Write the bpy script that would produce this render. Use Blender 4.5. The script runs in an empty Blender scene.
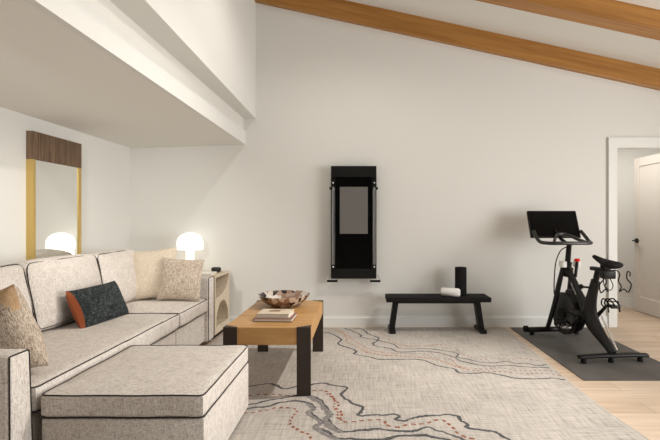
import bpy, bmesh, math, random
from mathutils import Vector, Matrix, Euler, noise as mnoise
random.seed(7)
S = bpy.context.scene
COL = S.collection
PI = math.pi
F, CX, CY, H = 445.0, 360.0, 221.0, 1.23        # focal length in pixels, vanishing point, eye height

def floor_pt(px, py, z=0.0):
    y = (H - z) * F / (py - CY)
    return ((px - CX) / F * y, y)

# ------------------------------------------------------------------ materials
def new_mat(name):
    m = bpy.data.materials.new(name); m.use_nodes = True
    nt = m.node_tree
    return m, nt, nt.nodes['Principled BSDF']

def plain(name, c, rough=.5, metal=0, spec=.5, coat=0):
    m, nt, b = new_mat(name)
    b.inputs['Base Color'].default_value = (*c, 1)
    b.inputs['Roughness'].default_value = rough
    b.inputs['Metallic'].default_value = metal
    b.inputs['Specular IOR Level'].default_value = spec
    b.inputs['Coat Weight'].default_value = coat
    return m

def N(nt, t, **kw):
    n = nt.nodes.new(t)
    for k, v in kw.items():
        setattr(n, k, v)
    return n

def coords(nt, scale, rot=(0, 0, 0)):
    tc = N(nt, 'ShaderNodeTexCoord'); mp = N(nt, 'ShaderNodeMapping')
    mp.inputs['Scale'].default_value = scale; mp.inputs['Rotation'].default_value = rot
    nt.links.new(tc.outputs['Object'], mp.inputs['Vector'])
    return mp.outputs['Vector']

def noise(nt, vec, scale=1, detail=3, rough=.6, dist=0):
    n = N(nt, 'ShaderNodeTexNoise')
    n.inputs['Scale'].default_value = scale; n.inputs['Detail'].default_value = detail
    n.inputs['Roughness'].default_value = rough; n.inputs['Distortion'].default_value = dist
    nt.links.new(vec, n.inputs['Vector'])
    return n.outputs['Fac']

def ramp(nt, fac, stops):
    r = N(nt, 'ShaderNodeValToRGB'); e = r.color_ramp.elements
    while len(e) > 1: e.remove(e[-1])
    e[0].position, e[0].color = stops[0][0], (*stops[0][1], 1)
    for p, c in stops[1:]:
        k = e.new(p); k.color = (*c, 1)
    nt.links.new(fac, r.inputs['Fac'])
    return r.outputs['Color']

def mathn(nt, op, a, b):
    n = N(nt, 'ShaderNodeMath', operation=op)
    for i, v in enumerate((a, b)):
        if isinstance(v, (int, float)): n.inputs[i].default_value = v
        else: nt.links.new(v, n.inputs[i])
    return n.outputs[0]

def bump(nt, b, fac, strength, dist=.01):
    n = N(nt, 'ShaderNodeBump'); n.inputs['Strength'].default_value = strength; n.inputs['Distance'].default_value = dist
    nt.links.new(fac, n.inputs['Height']); nt.links.new(n.outputs['Normal'], b.inputs['Normal'])

def tweed(name, dark, mid, light, s=1.0, lo=.36, hi=.62, rough=.95):
    """woven cloth: short flecks along two directions"""
    m, nt, b = new_mat(name)
    a = noise(nt, coords(nt, (26*s, 150*s, 150*s)), 1, 2, .6)
    c = noise(nt, coords(nt, (150*s, 150*s, 22*s)), 1, 2, .6)
    d = noise(nt, coords(nt, (9*s, 9*s, 9*s)), 1, 2, .5)
    f = mathn(nt, 'ADD', mathn(nt, 'MULTIPLY', a, .45), mathn(nt, 'MULTIPLY', c, .45))
    f = mathn(nt, 'ADD', f, mathn(nt, 'MULTIPLY', d, .10))
    col = ramp(nt, f, [(lo, dark), ((lo+hi)/2, mid), (hi, light)])
    nt.links.new(col, b.inputs['Base Color'])
    b.inputs['Roughness'].default_value = rough; b.inputs['Specular IOR Level'].default_value = .2
    bump(nt, b, f, .35, .004)
    return m

def wood(name, dark, light, scale, rough=.45, spec=.4, dist=.4):
    m, nt, b = new_mat(name)
    f = noise(nt, coords(nt, scale), 1, 5, .6, dist)
    nt.links.new(ramp(nt, f, [(.3, dark), (.7, light)]), b.inputs['Base Color'])
    b.inputs['Roughness'].default_value = rough; b.inputs['Specular IOR Level'].default_value = spec
    bump(nt, b, f, .08, .004)
    return m

def paint(name, c, rough=.75):
    m, nt, b = new_mat(name)
    b.inputs['Base Color'].default_value = (*c, 1); b.inputs['Roughness'].default_value = rough
    b.inputs['Specular IOR Level'].default_value = .25
    bump(nt, b, noise(nt, coords(nt, (90, 90, 90)), 1, 3), .06, .003)
    return m

M = {}
M['wall'] = paint('wall_paint', (.80, .792, .758))
M['ceiling'] = paint('ceiling_paint', (.82, .82, .79))
M['soffit'] = paint('soffit_paint', (.84, .815, .77))
M['trim'] = paint('trim_paint', (.85, .855, .83), .45)
M['door'] = paint('door_paint', (.80, .75, .69), .45)
M['beam'] = wood('honey_oak_beam', (.30, .125, .022), (.47, .225, .055), (1.1, 26, 26), .38, .5)
M['oak_table'] = wood('natural_oak', (.40, .195, .055), (.60, .345, .13), (2.2, 16, 14), .42, .5)
M['side_oak'] = wood('bleached_oak', (.55, .45, .33), (.70, .60, .47), (24, 24, 2.2), .6, .3)
M['walnut'] = wood('ribbed_walnut', (.10, .058, .034), (.27, .175, .11), (30, 60, 3), .5, .4)
M['bronze'] = plain('dark_bronze', (.034, .022, .016), .5, .1)
M['brass'] = plain('brushed_brass', (.60, .43, .15), .42, .6)
M['mirror'] = plain('mirror_silver', (.93, .94, .92), .015, 1)
M['piping'] = plain('charcoal_piping', (.035, .030, .028), .8, 0, .2)
M['sofa'] = tweed('oatmeal_tweed', (.19, .155, .13), (.60, .54, .49), (.83, .78, .73), 1.9, .31, .60)
M['speckle'] = tweed('brown_speckled_weave', (.11, .08, .06), (.42, .335, .26), (.70, .61, .51), 1.9, .38, .60)
M['cream'] = tweed('cream_linen', (.55, .46, .355), (.66, .57, .45), (.75, .67, .56), 1.2, .34, .62)
M['patterned'] = tweed('taupe_pattern_weave', (.30, .23, .175), (.50, .41, .33), (.70, .62, .53), 1.2, .38, .60)
M['tan'] = tweed('tan_linen', (.40, .24, .13), (.50, .33, .19), (.58, .40, .25), 1.2)
M['charcoal'] = tweed('charcoal_boucle', (.008, .010, .011), (.030, .036, .037), (.11, .125, .125), .8, .36, .68)
M['rust'] = plain('rust_leather', (.30, .075, .025), .6, 0, .3)
M['black'] = plain('satin_black', (.009, .0085, .0085), .45, 0, .22)
M['black_matte'] = plain('matte_black', (.012, .011, .011), .75, 0, .15)
M['graphite'] = plain('graphite_metal', (.05, .048, .047), .38, .6)
M['arm_grey'] = plain('grey_anodised', (.26, .265, .27), .35, .4)
M['frame_grey'] = plain('dark_grey_cover', (.012, .0115, .0115), .45, 0, .3)
M['gloss_black'] = plain('gloss_black', (.003, .003, .003), .18, 0, .12)
M['steel'] = plain('polished_steel', (.62, .61, .60), .25, 1)
M['white_plastic'] = plain('white_plastic', (.75, .74, .72), .4)
M['red'] = plain('red_plastic', (.75, .012, .012), .35)
M['screen_grey'] = plain('grey_screen', (.165, .155, .148), .35, 0, .3)
M['towel'] = paint('white_terry', (.86, .85, .83), .95)
M['page'] = plain('book_paper', (.74, .69, .60), .8)
M['book_cream'] = plain('cream_cover', (.66, .56, .43), .6)
M['book_mauve'] = plain('mauve_cover', (.24, .12, .105), .6)
M['print'] = plain('brown_print', (.27, .17, .11), .7)
M['book_white'] = plain('white_cover', (.76, .74, .70), .5)
M['shade_base'] = plain('lamp_glass_foot', (.85, .84, .80), .25)

def glow(name, c, strength):
    m, nt, b = new_mat(name)
    b.inputs['Base Color'].default_value = (.9, .88, .83, 1)
    b.inputs['Emission Color'].default_value = (*c, 1); b.inputs['Emission Strength'].default_value = strength
    b.inputs['Roughness'].default_value = .3
    return m
M['lamp'] = glow('lit_opal_glass', (1, .97, .90), .75)
M['lamp_stem'] = glow('lit_opal_stem', (1, .97, .90), .35)

def floor_mat():
    m, nt, b = new_mat('light_oak_planks')
    v = coords(nt, (1, 1, 1))
    br = N(nt, 'ShaderNodeTexBrick'); nt.links.new(v, br.inputs['Vector'])
    br.offset = .37; br.squash = 1
    br.inputs['Scale'].default_value = 1; br.inputs['Brick Width'].default_value = 1.9; br.inputs['Row Height'].default_value = .19
    br.inputs['Mortar Size'].default_value = .0015; br.inputs['Bias'].default_value = 0
    br.inputs['Color1'].default_value = (.66, .51, .38, 1); br.inputs['Color2'].default_value = (.76, .61, .475, 1)
    br.inputs['Mortar'].default_value = (.33, .23, .15, 1)
    g = noise(nt, coords(nt, (1.3, 22, 1)), 1, 5, .62, .5)
    col = ramp(nt, g, [(.3, (.74, .72, .70)), (.72, (1, 1, 1))])
    mx = N(nt, 'ShaderNodeMix', data_type='RGBA', blend_type='MULTIPLY'); mx.inputs['Factor'].default_value = 1
    nt.links.new(br.outputs['Color'], mx.inputs['A']); nt.links.new(col, mx.inputs['B'])
    nt.links.new(mx.outputs['Result'], b.inputs['Base Color'])
    b.inputs['Roughness'].default_value = .5; b.inputs['Specular IOR Level'].default_value = .35
    return m
M['floor'] = floor_mat()

def rug_mat():
    m, nt, b = new_mat('rug_weave')
    a = noise(nt, coords(nt, (5, 85, 1)), 1, 4, .7)
    c = noise(nt, coords(nt, (85, 5, 1)), 1, 4, .7)
    d = noise(nt, coords(nt, (1.6, 1.6, 1)), 1, 3, .5)
    f = mathn(nt, 'ADD', mathn(nt, 'MULTIPLY', a, .42), mathn(nt, 'MULTIPLY', c, .42))
    f = mathn(nt, 'ADD', f, mathn(nt, 'MULTIPLY', d, .16))
    nt.links.new(ramp(nt, f, [(.35, (.24, .225, .21)), (.47, (.44, .405, .37)), (.60, (.61, .555, .505))]), b.inputs['Base Color'])
    b.inputs['Roughness'].default_value = 1; b.inputs['Specular IOR Level'].default_value = .1
    bump(nt, b, f, .3, .004)
    return m
M['rug'] = rug_mat()
def yarn(name, dark, light):
    m, nt, b = new_mat(name)
    f = noise(nt, coords(nt, (45, 90, 1)), 1, 3, .7)
    nt.links.new(ramp(nt, f, [(.36, dark), (.64, light)]), b.inputs['Base Color'])
    b.inputs['Roughness'].default_value = 1; b.inputs['Specular IOR Level'].default_value = .1
    return m
M['yarn_grey'] = yarn('charcoal_yarn', (.05, .05, .055), (.15, .145, .15))
M['yarn_soft'] = yarn('soft_grey_yarn', (.13, .125, .13), (.34, .31, .29))
M['yarn_rust'] = yarn('rust_yarn', (.20, .06, .03), (.36, .14, .085))
M['yarn_blush'] = yarn('blush_yarn', (.40, .24, .17), (.56, .40, .31))

def mat_rubber():
    m, nt, b = new_mat('black_rubber_mat')
    f = noise(nt, coords(nt, (3, 3, 3)), 1, 4, .6)
    nt.links.new(ramp(nt, f, [(.35, (.080, .074, .068)), (.65, (.115, .107, .098))]), b.inputs['Base Color'])
    b.inputs['Roughness'].default_value = .65; b.inputs['Specular IOR Level'].default_value = .35
    bump(nt, b, noise(nt, coords(nt, (160, 160, 160)), 1, 2), .2, .003)
    return m
M['rubber'] = mat_rubber()

def mosaic():
    m, nt, b = new_mat('patchwork_shell')
    vo = N(nt, 'ShaderNodeTexVoronoi'); nt.links.new(coords(nt, (24, 24, 14)), vo.inputs['Vector']); vo.inputs['Scale'].default_value = 1
    sp = N(nt, 'ShaderNodeSeparateColor'); nt.links.new(vo.outputs['Color'], sp.inputs[0])
    col = ramp(nt, sp.outputs[0], [(0, (.02, .015, .012)), (.20, (.34, .21, .15)), (.36, (.70, .62, .55)), (.60, (.10, .07, .06)), (.70, (.80, .75, .68)), (.90, (.46, .33, .26))])
    col.node.color_ramp.interpolation = 'CONSTANT'
    nt.links.new(col, b.inputs['Base Color'])
    b.inputs['Roughness'].default_value = .22; b.inputs['Metallic'].default_value = .25
    return m
M['mosaic'] = mosaic()

# ------------------------------------------------------------------ mesh helpers
def bm_box(bm, x0, x1, y0, y1, z0, z1, bev=0, segs=2):
    r = bmesh.ops.create_cube(bm, size=1)
    for v in r['verts']:
        v.co = Vector(((x0+x1)/2 + v.co.x*(x1-x0), (y0+y1)/2 + v.co.y*(y1-y0), (z0+z1)/2 + v.co.z*(z1-z0)))
    if bev:
        ed = list({e for v in r['verts'] for e in v.link_edges})
        bmesh.ops.bevel(bm, geom=ed, offset=bev, segments=segs, affect='EDGES', profile=.5)
    return bm

def box(*a, **k): return bm_box(bmesh.new(), *a, **k)

def catmull(pts, n=6, closed=False):
    pts = [Vector(p) for p in pts]
    if len(pts) < 3: return pts
    out, L = [], len(pts)
    for i in range(L if closed else L-1):
        g = (lambda k: pts[k % L]) if closed else (lambda k: pts[max(0, min(L-1, k))])
        p0, p1, p2, p3 = g(i-1), g(i), g(i+1), g(i+2)
        for j in range(n):
            t = j/n
            out.append(.5*((2*p1)+(p2-p0)*t+(2*p0-5*p1+4*p2-p3)*t*t+(3*p1-p0-3*p2+p3)*t**3))
    if not closed: out.append(pts[-1])
    return out

def bm_tube(bm, pts, r, seg=8, closed=False, smooth=0, flat=(1, 1)):
    """tube along points; r is a number or one radius per given point"""
    pts = [Vector(p) for p in pts]
    rs = list(r) if isinstance(r, (list, tuple)) else [r]*len(pts)
    if smooth:
        rv = catmull([(q, 0, 0) for q in rs], smooth, closed); pts = catmull(pts, smooth, closed); rs = [v.x for v in rv]
    n = len(pts); rings = []
    up = None
    for i, p in enumerate(pts):
        if closed: t = pts[(i+1) % n]-pts[i-1]
        else: t = pts[min(n-1, i+1)]-pts[max(0, i-1)]
        t.normalize()
        if up is None:
            up = Vector((0, 0, 1)) if abs(t.z) < .9 else Vector((0, 1, 0))
        a = t.cross(up); a.normalize(); b = a.cross(t); b.normalize(); up = b
        rings.append([bm.verts.new(p + a*math.cos(2*PI*k/seg)*rs[i]*flat[0] + b*math.sin(2*PI*k/seg)*rs[i]*flat[1]) for k in range(seg)])
    for i in range(n if closed else n-1):
        A, B = rings[i], rings[(i+1) % n]
        for k in range(seg):
            bm.faces.new((A[k], A[(k+1) % seg], B[(k+1) % seg], B[k]))
    if not closed:
        bm.faces.new(rings[0][::-1]); bm.faces.new(rings[-1])
    return bm

def tube(*a, **k): return bm_tube(bmesh.new(), *a, **k)

def bm_lathe(bm, prof, c=(0, 0, 0), seg=32, axis='z'):
    rings = []
    for r, z in prof:
        ring = []
        for k in range(seg):
            a = 2*PI*k/seg
            if axis == 'z': co = (c[0]+r*math.cos(a), c[1]+r*math.sin(a), c[2]+z)
            elif axis == 'x': co = (c[0]+z, c[1]+r*math.cos(a), c[2]+r*math.sin(a))
            else: co = (c[0]+r*math.cos(a), c[1]+z, c[2]+r*math.sin(a))
            ring.append(bm.verts.new(co))
        rings.append(ring)
    for A, B in zip(rings, rings[1:]):
        for k in range(seg):
            bm.faces.new((A[k], A[(k+1) % seg], B[(k+1) % seg], B[k]))
    bm.faces.new(rings[0][::-1]); bm.faces.new(rings[-1])
    bmesh.ops.recalc_face_normals(bm, faces=bm.faces)
    return bm

def lathe(*a, **k): return bm_lathe(bmesh.new(), *a, **k)

def bm_prism(bm, poly, a0, a1, axis='x', bev=0):
    """polygon in the plane across the axis, extruded from a0 to a1"""
    def co(p, a):
        return {'x': (a, p[0], p[1]), 'y': (p[0], a, p[1]), 'z': (p[0], p[1], a)}[axis]
    A = [bm.verts.new(co(p, a0)) for p in poly]; B = [bm.verts.new(co(p, a1)) for p in poly]
    fs = [bm.faces.new(A), bm.faces.new(B[::-1])]
    n = len(poly)
    for k in range(n):
        fs.append(bm.faces.new((A[k], B[k], B[(k+1) % n], A[(k+1) % n])))
    bmesh.ops.recalc_face_normals(bm, faces=fs)
    if bev:
        ed = list({e for f in fs[:2] for e in f.edges})
        bmesh.ops.bevel(bm, geom=ed, offset=bev, segments=2, affect='EDGES', profile=.5)
    return bm

def prism(*a, **k): return bm_prism(bmesh.new(), *a, **k)

def bm_ball(bm, c, r, sx=1, sy=1, sz=1, seg=14):
    q = bmesh.ops.create_uvsphere(bm, u_segments=seg, v_segments=max(6, seg//2), radius=r)
    for v in q['verts']: v.co = Vector((c[0]+v.co.x*sx, c[1]+v.co.y*sy, c[2]+v.co.z*sz))
    return bm
def ball(*a, **k): return bm_ball(bmesh.new(), *a, **k)

def link(name, bm, m, parent=None, world=True, smooth=True, angle=35):
    """one mesh object; coordinates are world ones unless world=False (then local to the parent)"""
    me = bpy.data.meshes.new(name)
    if parent is not None and world:
        root = parent
        off = Vector(root.location)
        while root.parent: root = root.parent; off += Vector(root.location)
        bmesh.ops.translate(bm, verts=bm.verts, vec=-off)
    bm.to_mesh(me); bm.free()
    for q in (m if isinstance(m, (list, tuple)) else [m]): me.materials.append(q)
    if smooth:
        me.polygons.foreach_set('use_smooth', [True]*len(me.polygons))
        me.set_sharp_from_angle(angle=math.radians(angle))
    o = bpy.data.objects.new(name, me); COL.objects.link(o)
    if parent is not None: o.parent = parent
    return o

def tag(o, label, cat, group=None):
    o['label'] = label; o['category'] = cat
    if group: o['group'] = group
    return o

def thing(name, label, cat, loc, rot=(0, 0, 0), group=None):
    o = bpy.data.objects.new(name, None); COL.objects.link(o)
    o.empty_display_size = .1
    o.location = loc; o.rotation_euler = rot
    return tag(o, label, cat, group)

def struct(name, bm, m, parent=None, **k):
    o = link(name, bm, m, parent, **k)
    if parent is None: o['kind'] = 'structure'
    return o

# ------------------------------------------------------------------ the room
XL, YB = -2.67, 5.17
XR, YF = 4.9, -3.2
def zc(x): return 2.975 - .2178*(x - 3.44)          # underside of the sloped ceiling
DX0, DX1, DZ = 2.972, 3.79, 2.10                    # door opening

struct('floor', box(XL-.1, 6.4, YF, 8.4, -.05, 0), M['floor'], smooth=False)
struct('wall_left', box(XL-.1, XL, YF, YB+.12, 0, 2.3), M['wall'], smooth=False)
bm = bmesh.new()
bm_prism(bm, [(XL-.1, 0), (DX0, 0), (DX0, DZ), (DX1, DZ), (DX1, 0), (XR, 0), (XR, zc(XR)+.05), (-1.3, zc(-1.3)+.05), (XL-.1, zc(-1.3)+.05)], YB, YB+.12, 'y')
struct('wall_back', bm, M['wall'], smooth=False)
struct('wall_right', box(XR, XR+.1, YF, YB+.12, 0, zc(XR)+.05), M['wall'], smooth=False)
struct('ceiling', prism([(-1.34, zc(-1.34)), (XR+.1, zc(XR+.1)), (XR+.1, zc(XR+.1)+.1), (-1.34, zc(-1.34)+.1)], YF, YB+.12, 'y'), M['ceiling'], smooth=False)
# dropped ceiling over the sofa with its fascia, and the wall above it
struct('ceiling_dropped', prism([(XL, 2.078), (-1.352, 2.118), (-1.352, 2.42), (XL, 2.42)], YF, YB, 'y'), M['soffit'], smooth=False)
struct('added_fascia_step', prism([(-1.352, YB), (-1.330, YB), (-1.275, YF), (-1.352, YF)], 2.118, 2.284, 'z'), M['wall'], smooth=False)  # step added to draw the edge of the overhang's shadow
struct('wall_upper', prism([(XL, YB), (-1.212, YB), (-1.050, YF), (XL, YF)], 2.42, zc(-1.345)+.1, 'z'), M['wall'], smooth=False)
# beams that run down the slope
def beam(y0, y1, h):
    def zb(x): return zc(x) - h
    bm = prism([(-1.212, zb(-1.212)), (XR, zb(XR)), (XR, zc(XR)+.01), (-1.212, zc(-1.212)+.01)], y0, y1, 'y', bev=.006)
    o = struct('ceiling_beam', bm, M['beam'], smooth=False)
    # let the grain follow the slope
    ang = math.atan(.2178)
    o.data.transform(Matrix.Rotation(ang, 4, 'Y').inverted()); o.rotation_euler = (0, ang, 0)
    return o
beam(YB-.07, YB-.001, .225)
beam(4.015, 4.20, .178)
beam(2.82, 3.0, .178)
beam(1.65, 1.83, .178)

# added frame on the solid right-hand wall, out of view, around the side fill
bm = bmesh.new()
for y0, y1, z0, z1 in ((-.33, 3.23, .37, .44), (-.33, 3.23, 2.26, 2.33), (-.33, -.26, .44, 2.26), (3.16, 3.23, .44, 2.26)):
    bm_box(bm, XR-.03, XR+.001, y0, y1, z0, z1)
struct('added_window_frame', bm, M['trim'], smooth=False)

# skirting, moulded top
def skirt(name, x0, x1, y, d=.016, hh=.128):
    bm = prism([(y, 0), (y-d, 0), (y-d, hh-.022), (y-d*.55, hh-.012), (y-d*.45, hh), (y, hh)], x0, x1, 'x')
    return struct(name, bm, M['trim'], smooth=False)
skirt('baseboard_back', XL, 2.874, YB)
bm = prism([(XL, 0), (XL+.016, 0), (XL+.016, .106), (XL+.007, .128), (XL, .128)], YF, YB-.016, 'y')
struct('baseboard_left', bm, M['trim'], smooth=False)
skirt('baseboard_right', DX1+.1, XR, YB)

# door casing with a raised outer band
bm = bmesh.new()
cw = .097
for x0, x1, z0, z1 in ((DX0-cw, DX0, 0, DZ+cw), (DX1, DX1+cw, 0, DZ+cw)):
    bm_box(bm, x0, x1, YB-.018, YB, z0, z1)
bm_box(bm, DX0, DX1, YB-.018, YB, DZ, DZ+cw)
bm_box(bm, DX0-cw, DX0-cw+.022, YB-.030, YB-.016, 0, DZ+cw); bm_box(bm, DX1+cw-.022, DX1+cw, YB-.030, YB-.016, 0, DZ+cw)
bm_box(bm, DX0-cw+.022, DX1+cw-.022, YB-.030, YB-.016, DZ+cw-.022, DZ+cw)
bm_box(bm, DX0, DX0+.018, YB, YB+.12, 0, DZ); bm_box(bm, DX1-.018, DX1, YB, YB+.12, 0, DZ)      # jambs
bm_box(bm, DX0+.018, DX1-.018, YB, YB+.12, DZ-.018, DZ)
struct('trim_door', bm, M['trim'], smooth=False)

# open door leaf: one recessed panel, swung into the hall
dl = bpy.data.objects.new('door_1', None); COL.objects.link(dl); dl.location = (3.772, 5.30, 0.008); dl['kind'] = 'structure'
W, T, HD = .83, .042, 2.075
bm = bmesh.new()
st, rt, rb = .115, .115, .20
bm_box(bm, 0, T, 0, st, 0, HD, bev=.003); bm_box(bm, 0, T, W-st, W, 0, HD, bev=.003)
bm_box(bm, 0, T, st, W-st, HD-rt, HD, bev=.003); bm_box(bm, 0, T, st, W-st, 0, rb, bev=.003)
lf = link('door_leaf', bm, M['door'], dl, world=False, smooth=False)
link('door_panel', box(.013, T-.013, st-.005, W-st+.005, rb-.005, HD-rt+.005), M['door'], dl, world=False, smooth=False)
bm = bmesh.new()
bm_box(bm, -.008, .0, W-.105, W-.035, .925, .985, bev=.002)
bm_tube(bm, [(-.004, W-.07, .955), (-.05, W-.07, .955)], .011, 10)
bm_tube(bm, [(-.05, W-.055, .955), (-.05, W-.19, .955)], .010, 10)
link('door_handle', bm, M['black'], dl, world=False)

# the hall beyond: an angled wall, its skirting and its ceiling
hall = [(2.3, 8.06), (5.6, 4.35)]
def hwall(d0, d1, z0, z1):
    a, b = Vector(hall[0]), Vector(hall[1])
    t = (b-a).normalized(); n = Vector((-t.y, t.x))
    if n.x < 0: n = -n
    pts = [a+n*d0, b+n*d0, b+n*d1, a+n*d1]
    return prism([(p.x, p.y) for p in pts], z0, z1, 'z')
a, b = (3.73, 6.46), (3.87, 6.29)
tdir = (Vector(b)-Vector(a)).normalized()
hall = [tuple(Vector(a)-tdir*1.9), tuple(Vector(a)+tdir*1.35)]
struct('wall_hall', hwall(0, .1, 0, 2.6), M['wall'], smooth=False)
struct('baseboard_hall', hwall(-.016, -.0005, 0, .128), M['trim'], smooth=False)
struct('ceiling_hall', box(2.3, 6.0, YB+.12, 8.2, 2.45, 2.55), M['ceiling'], smooth=False)

# ------------------------------------------------------------------ rug
def rug():
    x0, y0, y1 = -1.489, .35, 5.095
    Z = .010
    bm = bmesh.new()
    edge = [(1.60, y0), (1.615, 1.6), (1.625, 2.3), (1.59, 2.95), (1.60, 3.4), (1.63, 4.2), (1.655, y1)]
    edge = [(p.x, p.y) for p in catmull([(a, b, 0) for a, b in edge], 4)]
    bm_prism(bm, [(x0, y0)] + edge + [(x0, y1)], 0.001, Z, 'z', bev=.003)
    for f in bm.faces: f.material_index = 0
    def clip(p): return x0+.02 < p.x < 1.64 and y0+.02 < p.y < y1-.01
    rnd = random.Random(3)
    zz = [Z+.0003]
    def ribbon(px, w, mi, dash=0, jag=.012, seed=0):
        """a tufted line drawn over the pile, following floor points; dashed where dash > 0"""
        pts = catmull([(*floor_pt(*p, Z), 0) for p in px], 14)
        res, step = [pts[0].copy()], (.006 if dash else .011)
        for q in pts[1:]:
            while (q-res[-1]).length > step: res.append(res[-1] + (q-res[-1]).normalized()*step)
        L = 0; quad = None; last = None
        zz[0] += .000025
        for i, p in enumerate(res):
            t = res[min(len(res)-1, i+1)]-res[max(0, i-1)]; t.normalize()
            n = Vector((-t.y, t.x, 0))
            j = mnoise.noise(Vector((p.x*16, p.y*16, seed*3.1)))*jag + mnoise.noise(Vector((p.x*55, p.y*55, seed)))*jag*.6
            c = p + n*j
            ww = (w*1.25 if dash else w)*(.62+.5*(mnoise.noise(Vector((p.x*9, p.y*9, seed+7)))+.5)) * (.8+.4*rnd.random())
            if last is not None: L += (p-last).length
            last = p
            on = (not dash) or (L % (dash*1.5) < dash)
            if on and clip(c):
                a, b = bm.verts.new((c.x+n.x*ww, c.y+n.y*ww, zz[0])), bm.verts.new((c.x-n.x*ww, c.y-n.y*ww, zz[0]))
                if quad:
                    try:
                        f = bm.faces.new((quad[0], quad[1], b, a)); f.material_index = mi; f.normal_update()
                        if f.normal.z < 0: f.normal_flip()
                    except ValueError: pass
                quad = (a, b)
            else: quad = None
    G, SG, R_, B_ = 1, 2, 3, 4
    low = [
     (G, .013, 0, [(236,388),(252.3,385.9),(261.8,384.3),(269.7,383.5),(277.7,385.9),(284.9,389),(296,386.7),(311,385.1),(321.6,383),(332.7,385.4),(346.2,386.7),(345.4,390.7),(340.7,394.6),(348.6,401),(362.9,407.4),(359.7,412.9),(358.2,415.3),(375.6,415.3),(394.7,414.5),(401,416.6),(394,419),(404,421),(420,416.6),(438,415.6),(448.8,414.5),(457.9,416.4),(460,420),(468.5,424.7),(465.5,427),(477.6,430),(495.8,432.3),(509.4,440),(524,452),(540,458)]),
     (R_, .008, .035, [(240,396),(253.8,395.4),(269.7,394.2),(293.6,395.4),(311.9,390.7),(320,389.9),(329.5,393),(332.7,397.8),(339,404.2),(336.7,408.2),(342.3,412.9),(339.9,417.7),(345.4,421.7),(359.7,420.9),(367.7,419.6),(380.4,420),(386.8,424.9),(396.3,427.2),(405.9,425.2),(420,424),(433.6,420.9),(442.7,420.2),(450.3,426.2),(456.4,432.3),(465.5,436.8),(476,440),(490,450)]),
     (G, .013, 0, [(238,406),(252.3,404.2),(265,401),(277.7,398.9),(296,396.2),(311,396.2),(320.6,400.2),(325.4,406.6),(331.9,414.5),(327.2,417.7),(332.7,425.6),(342.3,431.2),(361.3,430.4),(380.4,429.1),(402.7,431.2),(420,429.2),(429,427),(438,430.8),(450.3,434.5),(464,440),(480,452)]),
     (SG, .022, 0, [(308,396.5),(318,401.2),(323.6,407.5),(329.5,415),(325.2,419),(331,427),(341,432.6)]),
     (G, .014, 0, [(236,410),(252.3,408.2),(269.7,406.2),(280.9,402.6),(296.8,401),(307.9,402.6),(315,408.2),(309.5,412),(319,419.3),(323,422.5),(316.6,426.4),(330,433.6),(340.7,439),(352,438.4),(366,440),(384,439),(399.5,436),(420,435.2),(432,436.8),(447,439.4),(460,446)]),
     (SG, .020, 0, [(307,403.6),(313.5,409),(308,413),(317,420.3),(321,423.5),(314.6,428),(328,435.6),(338,440.5)]),
     (R_, .008, .030, [(236,414),(250.7,412.6),(266.6,410),(282.5,407.7),(295.2,409.7),(296.8,412.9),(292,417.7),(289.6,422.5),(293.6,428),(301.5,431.2),(307.9,433.6),(311.9,440),(318,452)]),
     (R_, .007, .030, [(325,391),(331,397),(335,402),(333,407),(338,412),(337,417),(342,421)]),
    ]
    up = [
     (G, .013, 0, [(323.8,332.3),(330.6,333.4),(341.2,339.4),(338.2,344),(350.3,348.5),(356.4,351.5),(354,354.1),(368.5,356.8),(377.6,359.1),(395.8,359.6),(415,359.2),(425.8,361),(437.9,366),(453,368.6),(458.3,372.4),(469.7,373.6),(487.9,372.7),(502.7,375.5),(516.4,378.2),(537.6,378.8),(552.7,378.2),(566,380)]),
     (B_, .012, 0, [(324.5,328.6),(336.7,329.4),(342.7,332.6),(346.5,338.7),(347.3,342.5),(356.4,346.2),(365.5,351.5),(380.6,354.6),(395.8,355.6),(415,357),(433,359),(444,361.8),(455,366),(468,369)]),
     (R_, .007, .028, [(365.5,352),(380.6,355),(395.8,356),(415,357.3),(433,358.8),(444,361.8),(455,366.5),(468,369.5),(480,371),(502.7,371.7),(525.5,374),(540.6,373.2),(561,375.5)]),
     (B_, .010, 0, [(333,328.8),(339.7,331.8),(350.3,337.2),(357.9,343.2),(370,349.3),(386.7,353),(400,353.5)]),
     (R_, .007, .028, [(386.7,353),(400,353.5),(418,353.5),(433,357.3),(450,359.5),(457.6,365.6),(468,367.9),(484.8,369),(501,367.9),(521,371),(540.6,370),(557,372)]),
     (G, .012, 0, [(345,328.2),(351.8,330.8),(360.9,334.9),(361.7,337.2),(373,339.4),(377.6,340.9),(373,343.2),(375.3,346.2),(389.7,348.5),(398.8,352),(422.7,351.2),(437.9,352.7),(451.5,356.5),(460.6,361),(472.7,363.6),(487.9,366),(507,365.6),(525.5,367),(550,367.9)]),
     (G, .011, 0, [(353,328.2),(362.4,329.2),(367.7,333.4),(379,337.9),(377.6,340.2),(392.7,344),(398.8,347.8),(411,349),(422.7,348.5),(437.9,349.7),(457.6,353.5),(456.8,357),(466.7,358.8),(478.8,362),(493.6,363),(505.8,361.5),(516.4,363.6),(525.5,363.3),(537.6,365.6),(547,364.5)]),
     (B_, .009, 0, [(368,328.4),(376,330.3),(385,335.6),(389.7,340.2),(398.8,344.7),(411,346.2),(425.8,345.9),(439.4,344.4)]),
     (R_, .006, .03, [(400,343.6),(409,346.4),(425.8,345.9),(439.4,344.4),(453,346.7),(460.6,352.7),(472.7,358),(484.8,359.5),(499.7,358),(510,360),(522.4,358.3),(541,361.5)]),
    ]
    for k, (mi, w, dash, px) in enumerate(low): ribbon(px, w*.95, mi, dash, .012, k)
    for k, (mi, w, dash, px) in enumerate(up): ribbon(px, w*.80, mi, dash, .010, k+20)
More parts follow.
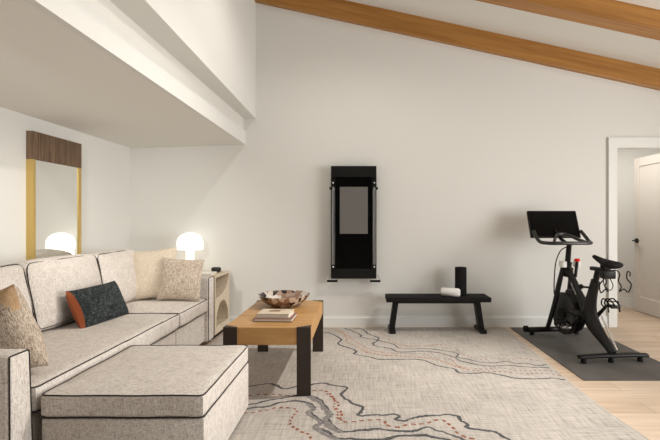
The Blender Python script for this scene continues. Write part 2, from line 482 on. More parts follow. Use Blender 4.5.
    o = link('area_rug', bm, [M['rug'], M['yarn_grey'], M['yarn_soft'], M['yarn_rust'], M['yarn_blush']], smooth=False)
    tag(o, 'large cream and grey woven rug with wavy charcoal and rust lines', 'rug')
    return o
rug()
RZ = .0108      # top of the rug

# ------------------------------------------------------------------ cushions
def cushion_bm(sx, sy, sz, r=.03, puff=(0, 0, 0), n=14, seed=0, wob=.004):
    """rounded box centred on the origin; puff bulges each pair of faces outwards"""
    bm = bmesh.new()
    bmesh.ops.create_cube(bm, size=2)
    bmesh.ops.subdivide_edges(bm, edges=bm.edges[:], cuts=n, use_grid_fill=True)
    h = Vector((sx/2, sy/2, sz/2))
    for v in bm.verts:
        u = v.co.copy()
        # crowd the grid towards the edges so the rounding stays smooth
        w = Vector([math.copysign(abs(c)**.75, c) for c in u])
        p = Vector((w.x*h.x, w.y*h.y, w.z*h.z))
        q = Vector([max(-h[i]+r, min(h[i]-r, p[i])) for i in range(3)])
        d = p-q
        if d.length > 1e-6: p = q + d.normalized()*min(d.length, r) if d.length > r else q+d
        for i in range(3):
            j, k = (i+1) % 3, (i+2) % 3
            s = math.copysign(1, p[i]) * (abs(p[i])/h[i])**2
            p[i] += s*puff[i]*(1-min(1, (p[j]/h[j])**2))*(1-min(1, (p[k]/h[k])**2))
        nz = mnoise.noise_vector(p*6 + Vector((seed*7.3, seed*3.1, seed)))
        v.co = p + nz*wob
    return bm

def rim_pts(sx, sy, z, r, n=5, wob=.003, seed=0, plane='xy'):
    """rounded rectangle at height z"""
    pts = []
    for cx, cy, a0 in ((sx/2-r, sy/2-r, 0), (-sx/2+r, sy/2-r, PI/2), (-sx/2+r, -sy/2+r, PI), (sx/2-r, -sy/2+r, 1.5*PI)):
        for k in range(n+1):
            a = a0+PI/2*k/n
            pts.append(Vector((cx+r*math.cos(a), cy+r*math.sin(a), z)))
    out = []
    for a, b in zip(pts, pts[1:]+pts[:1]):
        m = max(1, int((b-a).length/.06))
        for k in range(m): out.append(a.lerp(b, k/m))
    out = [p + mnoise.noise_vector(p*6+Vector((seed*7.3, seed*3.1, seed)))*wob for p in out]
    if plane == 'yz': out = [Vector((p.z, p.x, p.y)) for p in out]
    return out

def pillow_bm(w, h, t, pinch=.07, n=18, seed=0, back_mat=0, edge=.0, corner=-99):
    """knife-edge throw pillow in the XZ plane, thickness along Y; -Y side is the face"""
    bm = bmesh.new()
    grid = {}
    for side in (0, 1):
        for i in range(n+1):
            for j in range(n+1):
                u, v = -1+2*i/n, -1+2*j/n
                u, v = math.sin(u*PI/2)*.55+u*.45, math.sin(v*PI/2)*.55+v*.45
                if side and (i in (0, n) or j in (0, n)):
                    grid[1, i, j] = grid[0, i, j]; continue
                x = u*w/2*(1-pinch*(1-v*v)*abs(u)**1.5)
                z = v*h/2*(1-pinch*(1-u*u)*abs(v)**1.5)
                d = t/2*max(0, (1-u*u)*(1-v*v))**.42 + edge
                p = Vector((x, -d if side == 0 else d, z))
                fr = mnoise.noise_vector(p*7+Vector((seed*5.1, seed, 0)))*.010
                ed = (1-abs(u)**6)*(1-abs(v)**6)
                grid[side, i, j] = bm.verts.new(p + fr*(.3+.7*ed))
    for side in (0, 1):
        for i in range(n):
            for j in range(n):
                q = [grid[side, i, j], grid[side, i+1, j], grid[side, i+1, j+1], grid[side, i, j+1]]
                if side: q.reverse()
                f = bm.faces.new(q); f.material_index = back_mat if side else int((i+j) > 2*n-corner)
    bmesh.ops.recalc_face_normals(bm, faces=bm.faces)
    return bm

# ------------------------------------------------------------------ sofa
PIPE = .0034
SX0, SX1 = -2.60, -1.494           # back and front of the sofa
sofa = thing('sofa', 'long oatmeal tweed sofa with dark piping along the left wall', 'sofa', (-2.05, 3.23, 0))
def spart(name, bm, m, parent=sofa, **k): return link(name, bm, m, parent, **k)
bm = bmesh.new()
bm_box(bm, SX0+.005, -1.53, 2.052, 3.700, .045, .325, bev=.012)
bm_box(bm, SX0+.005, -1.53, 3.712, 4.388, .045, .325, bev=.012)
base = spart('base', bm, M['sofa'])
spart('plinth', box(SX0+.08, -1.60, 1.99, 4.50, .0, .05), M['black_matte'])
spart('back_frame', box(SX0, SX0+.17, 2.05, 4.39, .326, .80, bev=.03, segs=3), M['sofa'])
def arm(name, ya, yb, inner):
    """ya..yb along the wall; inner is +1 when the seat lies towards +Y"""
    fl = .030
    if inner > 0: poly = [(ya+.004, .03), (yb, .03), (yb-fl, .655), (ya, .655)]
    else: poly = [(ya, .03), (yb-.004, .03), (yb, .672), (ya+fl*.4, .672)]
    bm = bmesh.new()
    bm_prism(bm, poly, SX0, SX1, 'x')
    bmesh.ops.bevel(bm, geom=[e for e in bm.edges if e.calc_length() > 0], offset=.022, segments=4, affect='EDGES', profile=.5)
    o = spart(name, bm, M['sofa'])
    ring = [Vector((SX1-.004, y, z)) for y, z in poly]
    c = sum(ring, Vector())/4
    pts = []
    for i in range(4):
        p0, p, p1 = ring[i-1], ring[i], ring[(i+1) % 4]
        a, b = (p0-p).normalized(), (p1-p).normalized()
        for t in (.030, .012): pts.append(p+a*t + b*.006)
        for t in (.012, .030): pts.append(p+b*t + a*.006)
    spart('piping', tube(pts, PIPE, 6, closed=True), M['piping'], o)
    return o
arm('armrest', 1.895, 2.050, 1)
arm('armrest', 4.392, 4.562, -1)
def seat(ya, yb, seed):
    w, d, t = SX1+2.25, yb-ya, .132
    c = Vector(((SX1-2.25)/2, (ya+yb)/2, .335+t/2))
    bm = cushion_bm(w, d, t, .030, (.004, 0, .016), seed=seed); bmesh.ops.translate(bm, verts=bm.verts, vec=c)
    o = spart('seat_cushion', bm, M['sofa'])
    bm = bmesh.new()
    for zz in (t/2-.008, -t/2+.008):
        bm_tube(bm, [p+c for p in rim_pts(w-.012, d-.012, zz, .03, seed=seed)], PIPE, 6, closed=True)
    spart('piping', bm, M['piping'], o)
seat(2.052, 3.706, 1)
seat(3.710, 4.388, 2)
def backc(ya, yb, seed):
    w, hgt, t = yb-ya-.004, .47, .25
    ang = math.radians(-11)
    rot = Matrix.Rotation(ang, 4, 'Y')
    c = Vector((-2.275, (ya+yb)/2, .480+hgt/2-.008))
    bm = cushion_bm(t, w, hgt, .045, (.045, 0, .022), seed=seed, wob=.008)
    bmesh.ops.transform(bm, matrix=Matrix.Translation(c) @ rot, verts=bm.verts)
    o = spart('back_cushion', bm, M['sofa'])
    rim = rim_pts(w-.02, hgt-.02, t/2-.014, .05, wob=.008, seed=seed, plane='yz')
    spart('piping', tube([(Matrix.Translation(c) @ rot) @ p for p in rim], PIPE, 6, closed=True), M['piping'], o)
backc(2.06, 2.925, 3)
backc(2.925, 3.725, 4)
backc(3.725, 4.385, 5)

# ottoman pushed against the sofa
ott = thing('ottoman', 'square oatmeal tweed storage ottoman with piped cushion, nearest the camera', 'ottoman', (-1.085, 2.465, RZ))
ox0, ox1, oy0, oy1 = -1.480, -.716, 2.046, 2.885
link('base', box(ox0+.006, ox1-.003, oy0+.008, oy1-.008, .03, .318, bev=.012), M['sofa'], ott)
link('plinth', box(ox0+.05, ox1-.02, oy0+.03, oy1-.03, RZ+.0002, .035), M['black_matte'], ott)
c = Vector(((ox0+ox1)/2, (oy0+oy1)/2, .320+.056))
t = .112
bm = cushion_bm(ox1-ox0, oy1-oy0, t, .025, (0, 0, .010), seed=9); bmesh.ops.translate(bm, verts=bm.verts, vec=c)
oc = link('cushion', bm, M['sofa'], ott)
bm = bmesh.new()
for zz in (t/2-.007, -t/2+.004):
    bm_tube(bm, [p+c for p in rim_pts(ox1-ox0-.010, oy1-oy0-.010, zz, .028, seed=9)], PIPE, 6, closed=True)
link('piping', bm, M['piping'], oc)

# throw pillows
def pillow(label, bm, mats, loc, rot, group='throw pillows on the sofa'):
    o = link('throw_pillow', bm, mats, None)
    o.location = loc; o.rotation_mode = 'XYZ'
    o.rotation_euler = rot
    return tag(o, label, 'pillow', group)
# local: XZ the face plane, -Y the face
pillow('brown speckled tweed pillow with one tan corner against the near sofa arm', pillow_bm(.43, .44, .23, seed=1, back_mat=0, corner=8), [M['speckle'], M['tan']],
       (-1.82, 2.25, .660), Euler((math.radians(12), math.radians(-15), math.radians(-16))))
def lumbar():
    bm = pillow_bm(.56, .30, .14, pinch=.05, seed=2)
    return bm
lp = pillow('charcoal lumbar pillow with a rust end on the middle of the sofa', lumbar(), [M['charcoal']],
       (-1.975, 3.385, .602), Euler((math.radians(-24), 0, math.radians(90-3))))
# its rust coloured end gusset
bm = bmesh.new()
n = 14; rows = []
for j in range(n+1):
    v = -1+2*j/n
    d = .034*max(0, 1-v*v)**.5+.004
    rows.append([bm.verts.new((-.266-.010*abs(v)**2, -d, v*.147)), bm.verts.new((-.284-.010*v*v, 0, v*.150)), bm.verts.new((-.266-.010*abs(v)**2, d, v*.147))])
for a, b in zip(rows, rows[1:]):
    for k in (0, 1): bm.faces.new((a[k], b[k], b[k+1], a[k+1]))
for a, b in zip(rows, rows[1:]): bm.faces.new((a[2], b[2], b[0], a[0]))
bm.faces.new(rows[0]); bm.faces.new(rows[-1][::-1])
bmesh.ops.recalc_face_normals(bm, faces=bm.faces)
g = link('end_panel', bm, M['rust'], lp, world=False); g['label'] = 'rust leather end panel'
pillow('large plain cream linen pillow leaning in the far sofa corner', pillow_bm(.47, .49, .16, seed=3), [M['cream']],
       (-2.00, 4.285, .720), Euler((math.radians(-12), math.radians(-5), math.radians(8))))
pillow('smaller taupe woven pillow in front of the cream one', pillow_bm(.40, .40, .13, seed=4), [M['patterned']],
       (-1.695, 4.215, .678), Euler((math.radians(-13), math.radians(3), math.radians(4))))

# ------------------------------------------------------------------ mirror
mir = thing('wall_mirror', 'tall brass framed mirror with ribbed walnut header above the sofa', 'mirror', (XL, 3.863, .62))
my0, my1, mx = 3.557, 4.172, -2.612
bm = bmesh.new()
bm_box(bm, XL+.001, mx, my0, my0+.028, .62, 1.725); bm_box(bm, XL+.001, mx, my1-.032, my1, .62, 1.725); bm_box(bm, XL+.001, mx, my0+.028, my1-.032, .62, .65)
link('frame', bm, M['brass'], mir, smooth=False)
bm = box(XL+.001, mx-.002, my0, my1, 1.725, 1.952)
nr = 34
for k in range(nr):
    y = my0 + (my1-my0)*(k+.5)/nr
    bm_box(bm, mx-.003, mx+.004, y-.006, y+.006, 1.727, 1.950)
link('header', bm, M['walnut'], mir, smooth=False)
link('mirror_glass', box(XL+.004, mx-.010, my0+.028, my1-.032, .65, 1.725), M['mirror'], mir, smooth=False)

# ------------------------------------------------------------------ side table, lamp, small things
ty0, ty1, tx0, tx1 = 4.590, 5.105, -2.16, -1.497
st_ = thing('side_table', 'pale oak side table with arched openings beyond the sofa arm', 'side table', (-1.83, 4.85, 0))
# end board outline with an open quarter round above and an arch below
def arc(cy, cz, ry, rz, a0, a1, n=14): return [(cy+ry*math.cos(a0+(a1-a0)*k/n), cz+rz*math.sin(a0+(a1-a0)*k/n)) for k in range(n+1)]
cyy = (ty0+ty1)/2
yl, yr = ty0+.026, ty1-.026
poly = [(ty0, .05), (ty1, .05), (ty1, .635), (yr, .635)] + arc(yl, .635, yr-yl, .205, 0, -PI/2)[1:] + [(yl, .635), (ty0, .635)]
bm = bmesh.new()
# left and right strips around the arch keep the outline simple
def board(bm, x0, x1):
    A = arc(cyy, .125, .215, .245, 0, PI, 18)
    bm_prism(bm, [(ty0, .05), (ty1, .05), (ty1, .125), (ty0, .125)], x0, x1, 'x')                       # bottom rail
    bm_prism(bm, [(ty1, .125), (ty1, .40), (cyy, .40)] + A[:10][::-1], x0, x1, 'x')                        # right of the arch
    bm_prism(bm, [(cyy, .40), (ty0, .40), (ty0, .125)] + A[9:][::-1], x0, x1, 'x')                         # left of the arch
    Q = arc(yl, .637, yr-yl, .215, -PI/2, 0, 14)
    bm_prism(bm, [(yl, .40), (ty1, .40), (ty1, .637)] + Q[::-1], x0, x1, 'x')                              # under the quarter round
    bm_prism(bm, [(ty0, .40), (yl, .40), (yl, .637), (ty0, .637)], x0, x1, 'x')
board(bm, tx0, tx1)
link('body', bm, M['side_oak'], st_, smooth=False)
link('table_top', box(tx0, tx1+.002, ty0, ty1, .637, .660, bev=.003), M['side_oak'], st_, smooth=False)
link('plinth', box(tx0+.03, tx1-.03, ty0+.03, ty1-.03, 0, .05), M['black_matte'], st_, smooth=False)

lamp = thing('table_lamp', 'small lit white glass mushroom lamp on the oak side table', 'lamp', (-1.90, 4.975, .6605))
prof = [(.001, .19), (.138, .19), (.142, .20), (.142, .285)]
prof = [(.128, .252), (.139, .250), (.141, .262), (.141, .330)] + [(.141*math.cos(a), .330+.112*math.sin(a)) for a in [PI/2*k/10 for k in range(1, 10)]] + [(.004, .442)]
link('lamp_shade', lathe(prof, (0, 0, 0), 40), M['lamp'], lamp, world=False)
link('lamp_stem', lathe([(.055, .085), (.050, .10), (.046, .18), (.052, .252)], (0, 0, 0), 28), M['lamp_stem'], lamp, world=False)
link('lamp_base', lathe([(.085, 0), (.088, .01), (.080, .045), (.058, .085)], (0, 0, 0), 28), M['shade_base'], lamp, world=False)

bk = thing('book', 'white book lying on the oak side table by the lamp', 'book', (-1.685, 4.74, .6605))
link('cover', box(-.13, .13, -.09, .09, 0, .022, bev=.002), M['book_white'], bk, world=False, smooth=False)
link('pages', box(-.126, .1305, -.0905, .086, .003, .019), M['page'], bk, world=False, smooth=False)
bm = bmesh.new()
bm_lathe(bm, [(.030, 0), (.048, .008), (.052, .03), (.046, .042), (.040, .042), (.042, .03), (.03, .012)], (0, 0, 0), 24)
for k in range(24):
    a = 2*PI*k/24
    bm_tube(bm, [(.049*math.cos(a), .049*math.sin(a), .008), (.053*math.cos(a), .053*math.sin(a), .03), (.047*math.cos(a), .047*math.sin(a), .042)], .003, 5)
o = link('dish', bm, M['graphite']); o.location = (-1.60, 4.95, .6605); o.scale = (.95, .95, 1.25)
tag(o, 'small dark ribbed dish on the corner of the side table', 'dish')

# ------------------------------------------------------------------ coffee table and what lies on it
ct = thing('coffee_table', 'chunky oak coffee table with dark metal corner legs on rug', 'coffee table', (-.65, 3.63, RZ))
cx0, cx1, cy0, cy1 = -.956, -.344, 3.103, 4.17
link('tabletop', box(cx0+.004, cx1-.004, cy0+.004, cy1-.004, .363, .487, bev=.004), M['oak_table'], ct, smooth=False)
for sx in (0, 1):
    for sy in (0, 1):
        bm = bmesh.new()
        x0, x1 = (cx0, cx0+.098) if sx == 0 else (cx1-.098, cx1)
        y0, y1 = (cy0, cy0+.022) if sy == 0 else (cy1-.022, cy1)
        bm_box(bm, x0, x1, y0, y1, RZ+.0005, .488, bev=.002)
        # the plate turns the corner and shows as a dark wedge on the table top
        yi = y0+.075 if sy == 0 else y1-.075
        yo = cy0+.01 if sy == 0 else cy1-.01
        xo, xi = (x0, x1) if sx == 0 else (x1, x0)
        bm_prism(bm, [(xo, yo), (xi, yo), (xo, yi)], .4865, .4885, 'z')
        link('leg', bm, M['bronze'], ct, smooth=False)

bw = [(.001, .0), (.100, 0), (.108, .004), (.150, .022), (.196, .056), (.226, .096), (.228, .101), (.222, .102), (.190, .066), (.145, .034), (.10, .016), (.002, .012)]
o = link('bowl', lathe(bw, (0, 0, 0), 48), M['mosaic'], angle=60); o.location = (-.665, 3.90, .4885)
tag(o, 'wide shallow patchwork bowl in brown and silver on the coffee table', 'bowl')

def book(w, d, h, cover, loc, rz, label, pr=False):
    b = thing('book', label, 'book', loc, (0, 0, rz), 'books on the coffee table')
    bm = bmesh.new()
    bm_box(bm, -w/2, w/2, -d/2, d/2, 0, .004); bm_box(bm, -w/2, w/2, -d/2, d/2, h-.004, h); bm_box(bm, -w/2, -w/2+.006, -d/2, d/2, .004, h-.004)
    link('cover', bm, cover, b, world=False, smooth=False)
    link('pages', box(-w/2+.006, w/2-.005, -d/2+.005, d/2-.005, .004, h-.004), M['page'], b, world=False, smooth=False)
    if pr:
        bm = bmesh.new()
        bm_box(bm, -.055, .03, -.01, .045, h, h+.0006); bm_box(bm, -.03, .065, .05, .062, h, h+.0006)
        link('cover_print', bm, M['print'], b, world=False, smooth=False)
book(.285, .215, .024, M['book_mauve'], (-.637, 3.375, .4885), math.radians(-2), 'mauve book under the cream one on the coffee table')
book(.245, .185, .030, M['book_cream'], (-.640, 3.385, .5127), math.radians(-4), 'cream printed book on top of the mauve one', True)

# ------------------------------------------------------------------ wall gym
gx0, gx1, gz0, gz1, gy = -.330, .187, .575, 1.855, 5.045
gym = thing('wall_gym', 'black wall mounted gym with grey screen and folded side arms', 'wall gym', ((gx0+gx1)/2, YB, gz0))
link('upper_housing', box(gx0, gx1, gy, YB-.001, gz1-.125, gz1, bev=.006), M['black'], gym, smooth=False)
link('lower_housing', box(gx0, gx1, gy, YB-.001, gz0, gz0+.11, bev=.006), M['black'], gym, smooth=False)
link('centre_panel', box(gx0+.055, gx1-.055, gy+.012, YB-.001, gz0+.11, gz1-.125), M['gloss_black'], gym, smooth=False)
link('screen', box(-.229, .088, gy+.006, gy+.0125, 1.085, 1.617), M['screen_grey'], gym, smooth=False)
for s in (-1, 1):
    xc = gx0+.026 if s < 0 else gx1-.026
    link('track', box(xc-.027, xc+.027, gy+.03, YB-.001, gz0+.11, gz1-.125), M['black'], gym, smooth=False)
    bm = bmesh.new()
    bm_tube(bm, [(xc, gy+.008, gz0+.16), (xc, gy+.008, gz1-.24)], .017, 12)
    a = link('arm', bm, M['arm_grey'], gym)
    for zz in (gz0+.135, gz1-.185, gz1-.225):
        link('joint', tube([(xc-.022, gy+.004, zz), (xc+.022, gy+.004, zz)], .018, 10), M['black'], a)
    link('arm_collar', box(xc-.020, xc+.020, gy-.006, gy+.03, gz1-.262, gz1-.235, bev=.004), M['black'], a, smooth=False)
    link('release_lever', tube([(xc+s*.015, gy+.004, gz1-.252), (xc+s*.042, gy+.004, gz1-.258)], .014, 8), M['black'], a)
    for zz in (gz1-.195, gz0+.135):
        link('ball_stop', ball((xc, gy-.016, zz), .0125), M['steel'], a)
    link('cable', tube([(xc+.014, gy-.010, gz0+.16), (xc+.014, gy-.010, gz1-.27)], .005, 6), M['steel'], a)
    hx = xc - .012 if s < 0 else xc + .012
    bm = tube([(hx-.060, gy+.03, gz0-.030), (hx+.060, gy+.03, gz0-.030)], .013, 10)
    hd = link('handle', bm, M['black'], gym)
    for q, e in ((-1, -.030 if s < 0 else -.045), (1, .045 if s < 0 else .030)):
        link('handle_strap', tube([(hx+q*.057, gy+.03, gz0-.028), (hx+e, gy+.02, gz0+.045)], .004, 6), M['steel'], hd)

# ------------------------------------------------------------------ bench, towel, roller
bx0, bx1, by0, by1 = .284, 1.417, 4.79, 5.07
be = thing('exercise_bench', 'long flat black padded exercise bench against the back wall', 'bench', ((bx0+bx1)/2, 4.94, RZ))
bm = bmesh.new()
bm_box(bm, bx0, bx1, by0, by1, .352, .405, bev=.010, segs=3)
link('seat_pad', bm, M['black_matte'], be)
link('rail', box(bx0+.10, bx1-.10, 4.90, 4.96, .322, .353), M['black'], be, smooth=False)
for s in (0, 1):
    xt, xb = (bx0+.112, bx0+.068) if s == 0 else (bx1-.125, bx1-.080)
    hw = .030
    lg = link('leg', prism([(xt-hw, .353), (xt+hw, .353), (xb+hw, .045), (xb-hw, .045)], 4.885, 4.985, 'y', bev=.003), M['black'], be, smooth=False)
    link('foot_bar', box(xb-.034, xb+.034, 4.80, 5.09, RZ+.0005, .048, bev=.004), M['black'], be, smooth=False)
tw = bmesh.new()
L = .20
for k in range(1):
    prof = [(.001, -L/2), (.020, -L/2-.004), (.040, -L/2), (.046, -L/2+.012), (.046, L/2-.012), (.040, L/2), (.020, L/2+.004), (.001, L/2)]
    bm_lathe(tw, prof, (0, 0, 0), 28, 'x')
sp = [(.5*L+.001, .040*(1-q/40)*math.cos(q*.55), .040*(1-q/40)*math.sin(q*.55)) for q in range(34)]
bm_tube(tw, sp, .003, 5)
for v in tw.verts: v.co += mnoise.noise_vector(v.co*22)*.004
o = link('rolled_towel', tw, M['towel'], angle=60); o.location = (.990, 4.875, .4515); o.rotation_euler = (0, 0, math.radians(-24))
tag(o, 'rolled white towel on the bench beside the black roller', 'towel')
bm = lathe([(.020, 0), (.060, 0), (.064, .004), (.064, .306), (.060, .310), (.045, .310), (.045, .25), (.02, .27)], (0, 0, 0), 36)
o = link('foam_roller', bm, M['black_matte']); o.location = (1.124, 4.965, .4055)
tag(o, 'black cylindrical foam roller standing upright on the bench', 'foam roller')

# ------------------------------------------------------------------ mat and exercise bike
o = link('exercise_mat', box(1.722, 2.603, 3.425, 5.115, .001, .008, bev=.002), M['rubber'], smooth=False)
tag(o, 'black rubber floor mat under the exercise bike', 'mat')

MZ = .0085
bike = thing('exercise_bike', 'black indoor exercise bike with large screen standing on the mat', 'exercise bike', (2.19, 3.85, MZ), (0, 0, math.radians(5.5)))
def bp(name, bm, m, parent=None, **k): return link(name, bm, m, parent or bike, world=False, **k)
# stabilisers
bm = bmesh.new()
bm_tube(bm, [(-.31, .00, .052), (-.15, .00, .060), (.15, .00, .060), (.31, .00, .052)], [.032, .036, .036, .032], 10, flat=(1.1, .55))
rs = bp('rear_stabiliser', bm, M['black'])
for x in (-.27, -.02, .25): bp('foot_pad', lathe([(.022, 0), (.024, .01), (.018, .045)], (x, 0, 0), 12), M['black_matte'], rs)
bm = bmesh.new()
bm_tube(bm, [(-.29, .96, .055), (.29, .96, .055)], .028, 10)
fs_ = bp('front_stabiliser', bm, M['black'])
for x in (-.25, .25): bp('foot_pad', lathe([(.022, 0), (.024, .01), (.018, .04)], (x, .96, 0), 12), M['black_matte'], fs_)
for x in (-.30, .30): bp('transport_wheel', tube([(x-.018, 1.0, .055), (x+.018, 1.0, .055)], .034, 14), M['black_matte'], fs_)
# frame
bm = bmesh.new()
bm_tube(bm, [(0, .00, .07), (0, .08, .13), (0, .20, .21), (0, .31, .30), (0, .335, .40), (0, .30, .52), (0, .245, .67)], [.034, .042, .058, .074, .070, .052, .044], 12, smooth=4, flat=(.8, 1.1))
bm_tube(bm, [(0, .72, .74), (0, .62, .64), (0, .50, .50), (0, .38, .37)], [.036, .040, .044, .055], 12, smooth=3, flat=(.75, 1.15))
bm_tube(bm, [(0, .74, .66), (0, .70, .80)], .042, 12)
bm_tube(bm, [(0, .33, .36), (0, .48, .31), (0, .62, .32)], [.05, .045, .04], 10, smooth=3)
fr = bp('frame', bm, M['frame_grey'])
# bright edge trim on the back of the rear leg
bm = tube([(.030, -.010, .10), (.036, .060, .175), (.044, .150, .262), (.046, .225, .35)], .010, 6, smooth=4)
bp('frame_trim', bm, M['steel'], fr)
for s in (-1, 1):
    bp('fork_leg', tube([(s*.045, .715, .74), (s*.062, .76, .56), (s*.072, .83, .34), (s*.085, .945, .07)], [.024, .028, .027, .024], 10, smooth=4, flat=(.8, 1.2)), M['frame_grey'])
# flywheel and its guard
bm = bmesh.new()
bm_lathe(bm, [(.03, -.022), (.185, -.022), (.200, -.026), (.215, -.020), (.215, .020), (.200, .026), (.185, .022), (.03, .022)], (0, .755, .27), 40, 'x')
fw = bp('flywheel', bm, M['graphite'])
bp('flywheel_hub', lathe([(.055, -.045), (.06, -.03), (.06, .03), (.055, .045)], (0, .755, .27), 20, 'x'), M['black'], fw)
bm = bmesh.new()
bm_lathe(bm, [(.02, .030), (.19, .030), (.19, .040), (.02, .045)], (0, .64, .30), 32, 'x')
bp('belt_cover', bm, M['frame_grey'])
bm = bmesh.new()
bm_tube(bm, [(-.01, .50, .42), (-.01, .56, .50), (-.01, .68, .50)], .030, 8, smooth=3)
bp('brake_housing', bm, M['black'])
# handlebar post, bars, screen
bp('handlebar_post', tube([(0, .715, .72), (0, .675, .985)], [.030, .026], 12, flat=(.85, 1.2)), M['black'])
bm = bmesh.new()
bm_tube(bm, [(-.262, .90, 1.115), (-.270, .85, 1.075), (-.268, .76, 1.010), (-.225, .665, .998), (-.10, .630, .998), (.10, .630, .998), (.225, .665, .998), (.268, .76, 1.010), (.270, .85, 1.075), (.262, .90, 1.115)], .0185, 10, smooth=5)
hb = bp('handlebar', bm, M['graphite'])
bm = tube([(-.17, .655, 1.005), (-.12, .73, 1.035), (-.065, .80, 1.075), (.0, .82, 1.088), (.065, .80, 1.075), (.12, .73, 1.035), (.17, .655, 1.005)], .016, 10, smooth=5)
bp('centre_grip', bm, M['graphite'], hb)
bp('centre_plate', box(-.075, .075, .640, .75, .985, 1.010, bev=.008), M['black'], hb)
mount = bp('screen_mount', tube([(0, .69, .985), (0, .82, 1.03), (0, .975, 1.14)], .018, 8, smooth=3), M['black'])
bm = box(-.265, .265, -.015, .015, -.158, .158, bev=.008, segs=3)
scr = bp('screen', bm, M['black']); scr.location = (.002, .985, 1.185); scr.rotation_euler = (math.radians(-24), 0, math.radians(-7))
link('screen_glass', box(-.252, .252, -.0158, -.0148, -.143, .147), M['gloss_black'], scr, world=False, smooth=False)
# resistance knob, bottle holder, cable
kn = bp('resistance_knob', lathe([(.012, 0), (.026, .006), (.028, .024), (.020, .032), (.004, .034)], (.03, .585, .815), 18), M['red']); kn['label'] = 'red resistance knob'
bp('knob_stem', tube([(.02, .60, .66), (.03, .585, .82)], .015, 10), M['black'], kn)
for x in (-.075, .075):
    bh = bp('bottle_holder', lathe([(.034, 0), (.037, .02), (.037, .055), (.030, .06)], (x, .66, .755), 18), M['white_plastic']); bh['label'] = 'pale bottle holder'
bp('cable', tube([(-.02, .66, .965), (-.075, .70, .92), (-.105, .74, .80), (-.10, .78, .62), (-.08, .82, .46)], .006, 6, smooth=5), M['black_matte'])
# saddle
bm = bmesh.new()
rows = []
prf = [(.300, .013, .010, .012), (.285, .020, .017, .012), (.24, .024, .022, .006), (.18, .034, .026, .0), (.12, .058, .030, -.002), (.06, .080, .033, -.002), (.01, .086, .032, .004), (-.02, .070, .026, .008), (-.035, .030, .012, .006)]
for y, hw, th, dz in prf:
    ring = []
    for k in range(14):
        a = 2*PI*k/14
        ring.append(bm.verts.new((hw*math.cos(a), y, dz + th*math.sin(a)*(1 if math.sin(a) > 0 else 1.2))))
    rows.append(ring)
for A, B in zip(rows, rows[1:]):
    for k in range(14): bm.faces.new((A[k], A[(k+1) % 14], B[(k+1) % 14], B[k]))
bm.faces.new(rows[0]); bm.faces.new(rows[-1][::-1])
bmesh.ops.recalc_face_normals(bm, faces=bm.faces)
sd = bp('saddle', bm, M['black_matte'], angle=70); sd.location = (.012, .0, .835); sd.rotation_euler = (math.radians(9), 0, 0)
sp_ = bp('seat_post', tube([(0, .255, .64), (0, .200, .79)], [.027, .027], 12), M['black'])
bm = bmesh.new()
bm_box(bm, -.025, .025, .06, .30, .765, .800, bev=.006)
bm_tube(bm, [(0, .14, .795), (0, .14, .83)], .022, 10)
bp('seat_slider', bm, M['black'], sp_)
bm = bmesh.new(); bm_tube(bm, [(0, .29, .60), (-.075, .33, .605)], .010, 8); bm_ball(bm, (-.085, .335, .606), .024)
bp('adjustment_knob', bm, M['black'])
# weight holder with wire hooks behind the saddle
bm = bmesh.new()
bm_box(bm, -.060, .050, .03, .095, .715, .785, bev=.008)
wh = bp('weight_holder', bm, M['black'])
for s in (-1, 1):
    bm = bmesh.new()
    pts = [(.02, .06, .785), (.055, .03, .790), (.075, .02, .755), (.055, .01, .70), (.075, .0, .655), (.050, -.01, .610), (.085, -.02, .635), (.125, -.02, .605), (.145, -.03, .675), (.105, -.03, .725), (.110, -.03, .785), (.135, -.03, .775), (.130, -.03, .745)]
    bm_tube(bm, [(s*x, y, z) for x, y, z in pts], .0055, 6, smooth=3)
    bp('wire_hook', bm, M['black_matte'], wh)
bp('wire_loop', tube([(-.05, .06, .72), (-.06, .03, .66), (-.02, .01, .62), (.02, .03, .66), (.01, .06, .72)], .004, 6, smooth=3), M['black_matte'], wh)
# cranks and pedals
BBY, BBZ = .36, .315
bm = lathe([(.05, -.075), (.056, -.06), (.056, .06), (.05, .075)], (0, BBY, BBZ), 20, 'x')
bp('bottom_bracket', bm, M['black'])
th = math.radians(44)          # crank angle: left pedal forward and down, right pedal back and up
for s, dy, dz in ((-1, math.cos(th)*.17, -math.sin(th)*.17), (1, -math.cos(th)*.17, math.sin(th)*.17)):
    bm = tube([(s*.085, BBY, BBZ), (s*.095, BBY+dy, BBZ+dz)], [.020, .014], 8)
    ca = bp('crank_arm', bm, M['black'])
    px_, py_, pz_ = s*.165, BBY+dy, BBZ+dz
    bm = bmesh.new()
    bm_tube(bm, [(s*.095, py_, pz_), (s*.20, py_, pz_)], .009, 8)
    bm_box(bm, px_-.045, px_+.045, py_-.045, py_-.033, pz_-.012, pz_+.012, bev=.003)
    bm_box(bm, px_-.045, px_+.045, py_+.033, py_+.045, pz_-.012, pz_+.012, bev=.003)
    bm_box(bm, px_-.030, px_-.020, py_-.035, py_+.035, pz_-.010, pz_+.010); bm_box(bm, px_+.030, px_+.040, py_-.035, py_+.035, pz_-.010, pz_+.010)
    pd = bp('pedal', bm, M['steel'] if s < 0 else M['black'])
    bm = bmesh.new()
    for q in (-.045, 0, .045):
        bm_tube(bm, [(px_+q, py_-.03, pz_+.012), (px_+q, py_+.05, pz_+.060), (px_+q*.8, py_+.105, pz_+.045), (px_+q*.7, py_+.115, pz_-.005), (px_+q, py_+.04, pz_-.012)], .0065, 6, smooth=3)
    bm_tube(bm, [(px_-.055, py_-.02, pz_-.05), (px_-.05, py_, pz_+.045), (px_+.05, py_, pz_+.045), (px_+.055, py_-.02, pz_-.05)], .007, 6)
    bp('toe_cage', bm, M['black_matte'], pd)
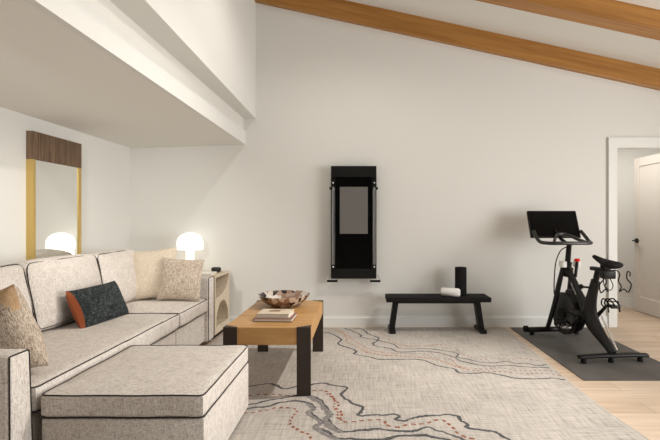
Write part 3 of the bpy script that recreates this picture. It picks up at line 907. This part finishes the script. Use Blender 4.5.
# maker's lettering along the down tube and the red mark above it
cu = bpy.data.curves.new('lettering', 'FONT'); cu.body = 'PELOTON'; cu.size = .030; cu.align_x = 'CENTER'; cu.align_y = 'CENTER'; cu.extrude = .0008
tmp = bpy.data.objects.new('lettering', cu); COL.objects.link(tmp)
dg = bpy.context.evaluated_depsgraph_get(); dg.update()
me = bpy.data.meshes.new_from_object(tmp.evaluated_get(dg)); bpy.data.objects.remove(tmp)
me.name = 'lettering'; me.materials.append(M['white_plastic'])
p0, p1 = Vector((0, .655, .68)), Vector((0, .43, .425))
for s in (1, -1):
    xa = (p1-p0).normalized() if s > 0 else (p1-p0).normalized()
    za = Vector((s, 0, 0)); ya = za.cross(xa)
    R = Matrix((xa, ya, za)).transposed().to_4x4()
    lo = bpy.data.objects.new('lettering', me); COL.objects.link(lo); lo.parent = fr
    lo.matrix_local = Matrix.Translation((p0+p1)/2 + za*.0345) @ R
bm = bmesh.new()
bm_lathe(bm, [(.004, 0), (.014, 0), (.014, .002), (.004, .002)], (.030, .672, .70), 16, 'x')
bp('emblem', bm, M['red'], fr)

# ------------------------------------------------------------------ light
def spot(x, y, w, ang=140, r=.05, blend=.9, z=None, rot=(0, 0, 0), c=(1, .955, .885)):
    l = bpy.data.lights.new('downlight_and_fill', 'SPOT'); l.energy = w; l.spot_size = math.radians(ang); l.spot_blend = blend
    l.shadow_soft_size = r; l.color = c
    o = bpy.data.objects.new('downlight_and_fill', l); COL.objects.link(o)
    o.location = (x, y, (zc(x) if z is None else z)-.04); o.rotation_euler = rot
    return o
def area(x, y, z, sx, sy, w, rot=(0, 0, 0), c=(1, .93, .83)):
    l = bpy.data.lights.new('soft_light', 'AREA'); l.shape = 'RECTANGLE'; l.size = sx; l.size_y = sy; l.energy = w; l.color = c
    o = bpy.data.objects.new('soft_light', l); COL.objects.link(o); o.location = (x, y, z); o.rotation_euler = rot
    return o
def aim(x, y, w, tx, ty, tz=0, **k):
    o = spot(x, y, w, **k)
    o.rotation_euler = (Vector((tx, ty, tz)) - o.location).to_track_quat('-Z', 'Y').to_euler()
    return o
aim(1.90, 3.50, 310, -.45, 2.7, .0, ang=90, r=.05, blend=.8)
spot(-.12, 3.52, 40, 150, .05, .7)
aim(-1.85, 1.80, 125, -2.25, 5.1, .80, ang=58, r=.08, blend=1, z=2.10)  # unseen fill added under the dropped ceiling to brighten the far left corner
# soft side fill added at the right-hand wall, inside the added frame
area(XR-.02, 1.45, 1.35, 1.8, 3.4, 158, (0, math.radians(90), 0), (.985, .995, .99))
area(2.95, 5.75, 2.44, .7, .7, 17, (0, 0, 0), (1, .95, .88))
pl = bpy.data.lights.new('lamp_bulb', 'POINT'); pl.energy = 1.0; pl.color = (1, .88, .70); pl.shadow_soft_size = .12
po = bpy.data.objects.new('lamp_bulb', pl); COL.objects.link(po); po.location = (-1.925, 4.95, .86)

w = bpy.data.worlds.new('World'); S.world = w; w.use_nodes = True
bg = w.node_tree.nodes['Background']; bg.inputs[0].default_value = (1, 1, 1, 1); bg.inputs[1].default_value = .04

# ------------------------------------------------------------------ camera
cam = bpy.data.cameras.new('camera'); co = bpy.data.objects.new('camera', cam); COL.objects.link(co)
cam.sensor_width = 36; cam.lens = F/660*36; cam.shift_x = -(CX-330)/660; cam.shift_y = (CY-220)/660
cam.clip_start = .02
co.location = (0, 0, H); co.rotation_euler = (PI/2, 0, 0)
S.camera = co
vs = S.view_settings
vs.view_transform = 'Standard'; vs.look = 'None'; vs.gamma = 1; vs.exposure = 0.16; vs.use_curve_mapping = False
